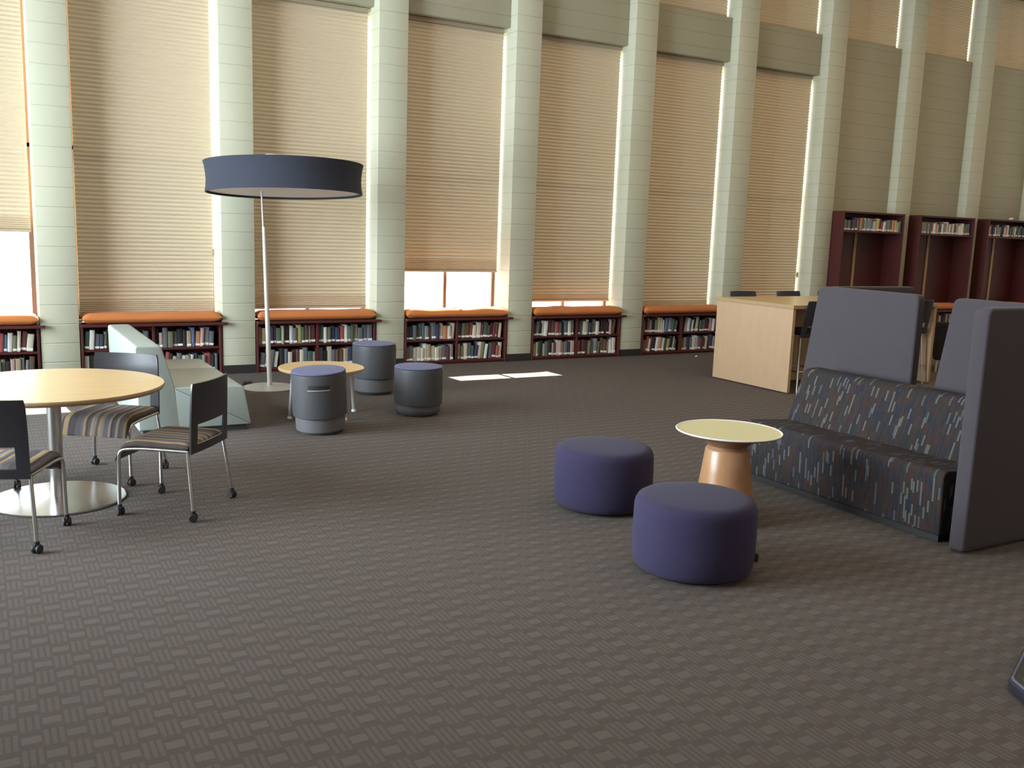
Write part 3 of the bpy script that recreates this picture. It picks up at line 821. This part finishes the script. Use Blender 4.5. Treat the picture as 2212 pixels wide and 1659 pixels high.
# ------------------------------------------------------------------ dark case lying at the lower right
t = thing('padded_case', 'dark padded case on the carpet, cut by the lower right edge', 'case', (4.430, -8.925, 0))
c1 = Vector((math.cos(rad(24)), math.sin(rad(24)))); c2 = Vector((math.cos(rad(-116)), math.sin(rad(-116))))
out = [Vector((0, 0)), c2 * .42, c2 * .42 + c1 * .62, c1 * .62]
q = new(); pr = round2d([tuple(v) for v in out], .03)
for (d, z), (d2, z2) in zip([(.012, 0), (0, .012), (0, .043), (.012, .055)], [(0, .012), (0, .043), (.012, .055), (None, 0)]):
    if d2 is None: break
    A = [q.verts.new((*v, z)) for v in (inset2d(pr, d) if d else pr)]; B = [q.verts.new((*v, z2)) for v in (inset2d(pr, d2) if d2 else pr)]
    for i in range(len(A)): q.faces.new((A[i], A[(i + 1) % len(A)], B[(i + 1) % len(A)], B[i]))
    if z == 0: q.faces.new(A[::-1])
    if z2 == .055: q.faces.new(B)
bmesh.ops.remove_doubles(q, verts=q.verts[:], dist=1e-6); bmesh.ops.recalc_face_normals(q, faces=q.faces[:])
obj('body', q, M['leather'], t)
b = new()
for k in (.014, .055):
    pp = inset2d(pr, k); tube(b, [(*v, .053) for v in pp], .006, 8, closed=True)
obj('piping', b, M['piping'], t)

# ------------------------------------------------------------------ camera (level pitch, slight roll, taken from the block courses)
yaw, pitch, roll = 0.519467, 0.161522, 0.0336048
cy, sy, cp, sp, cr, sr = math.cos(yaw), math.sin(yaw), math.cos(pitch), math.sin(pitch), math.cos(roll), math.sin(roll)
r0 = Vector((cy, -sy, 0)); f0 = Vector((sy, cy, 0)); u0 = Vector((0, 0, 1))
fw = f0 * cp - u0 * sp; up = f0 * sp + u0 * cp
rt = r0 * cr + up * sr; up = up * cr - r0 * sr
cam = bpy.data.cameras.new('camera'); co = bpy.data.objects.new('camera', cam); COL.objects.link(co)
co.matrix_world = Matrix(((rt.x, up.x, -fw.x, .931433), (rt.y, up.y, -fw.y, -10.98569), (rt.z, up.z, -fw.z, 1.748243), (0, 0, 0, 1)))
cam.sensor_width = 36; cam.lens = 2035.39 / 2212 * 36; cam.clip_start = .05; cam.clip_end = 200
SC.camera = co

# ------------------------------------------------------------------ books: keep what shows, then number them
bpy.context.view_layer.update()
dg = bpy.context.evaluated_depsgraph_get(); eye = co.matrix_world.translation.copy()
def seen(o):
    m = o.matrix_world; cnt = 0
    for z in (.08, .3, .5, .7, .93):
        for x in (-.35, 0, .35):
            p = m @ Vector((x, -.01, z)); q = co.matrix_world.inverted() @ p
            if q.z >= 0: continue
            px = q.x / -q.z * 2035.39; py = q.y / -q.z * 2035.39
            if abs(px) > 1106 or abs(py) > 829: continue
            d = p - eye; L = d.length; d.normalize()
            hit, loc, nrm, idx, ob, mm = SC.ray_cast(dg, eye + d * .05, d, distance=L - .05 + .02)
            if hit and (ob == o or ob.parent == o): cnt += 1
    return cnt >= 3
by = {}
for o, desc, where, group in BOOKS:
    if seen(o): by.setdefault(where, []).append((o, desc, group))
    else:
        for c in list(o.children): bpy.data.objects.remove(c)
        bpy.data.objects.remove(o)
NB_ = 0
for where, L in by.items():
    fromright = 'left edge' in where or 'right bay, case behind blue' in where
    for k, (o, desc, group) in enumerate(L):
        idx = len(L) - 1 - k if fromright else k
        o['label'] = '%s, %s from %s, %s' % (desc, ORD[idx], 'right' if fromright else 'left', where)
        o['group'] = group; NB_ += 1


# ------------------------------------------------------------------ light
w = bpy.data.worlds.new('sky'); SC.world = w; w.use_nodes = True
bg = w.node_tree.nodes['Background']; bg.inputs[0].default_value = (.90, .96, 1.0, 1); bg.inputs[1].default_value = 7.0
def lamp(name, kind, loc, d, energy, col, size=None, sizey=None, angle=None):
    l = bpy.data.lights.new(name, kind); l.energy = energy; l.color = col
    if kind == 'AREA': l.shape = 'RECTANGLE'; l.size = size; l.size_y = sizey
    if angle: l.angle = angle
    o = bpy.data.objects.new(name, l); COL.objects.link(o); o.location = loc
    o.rotation_euler = Vector(d).to_track_quat('-Z', 'Y').to_euler(); return o
lamp('sun', 'SUN', (0, 10, 10), (.075, -1, -.74), 60.0, (1, .93, .80), angle=rad(.6))
lamp('daylight_left', 'AREA', (XL - .3, -3.75, 2.6), (1, 0, 0), 1850, (.82, .90, 1.0), 5.6, 3.9)
lamp('ceiling_lamps', 'AREA', (13.0, -5.6, ZC - .05), (0, 0, -1), 235, (1, .72, .40), 11, 7)
lamp('ceiling_fill_left', 'AREA', (3.0, -6.2, ZC - .05), (0, 0, -1), 170, (1, .90, .78), 10, 8)  # added overhead fill for the left half, no known lamps there

lamp('fill_behind', 'AREA', (6.5, YB + .1, 3.0), (0, 1, 0), 110, (1, .84, .70), 12, 3)  # added warm fill from behind the camera; the back wall has no window

SC.view_settings.view_transform = 'Standard'; SC.view_settings.look = 'None'
SC.view_settings.exposure = 0.0; SC.view_settings.gamma = 1.0; SC.view_settings.use_curve_mapping = False
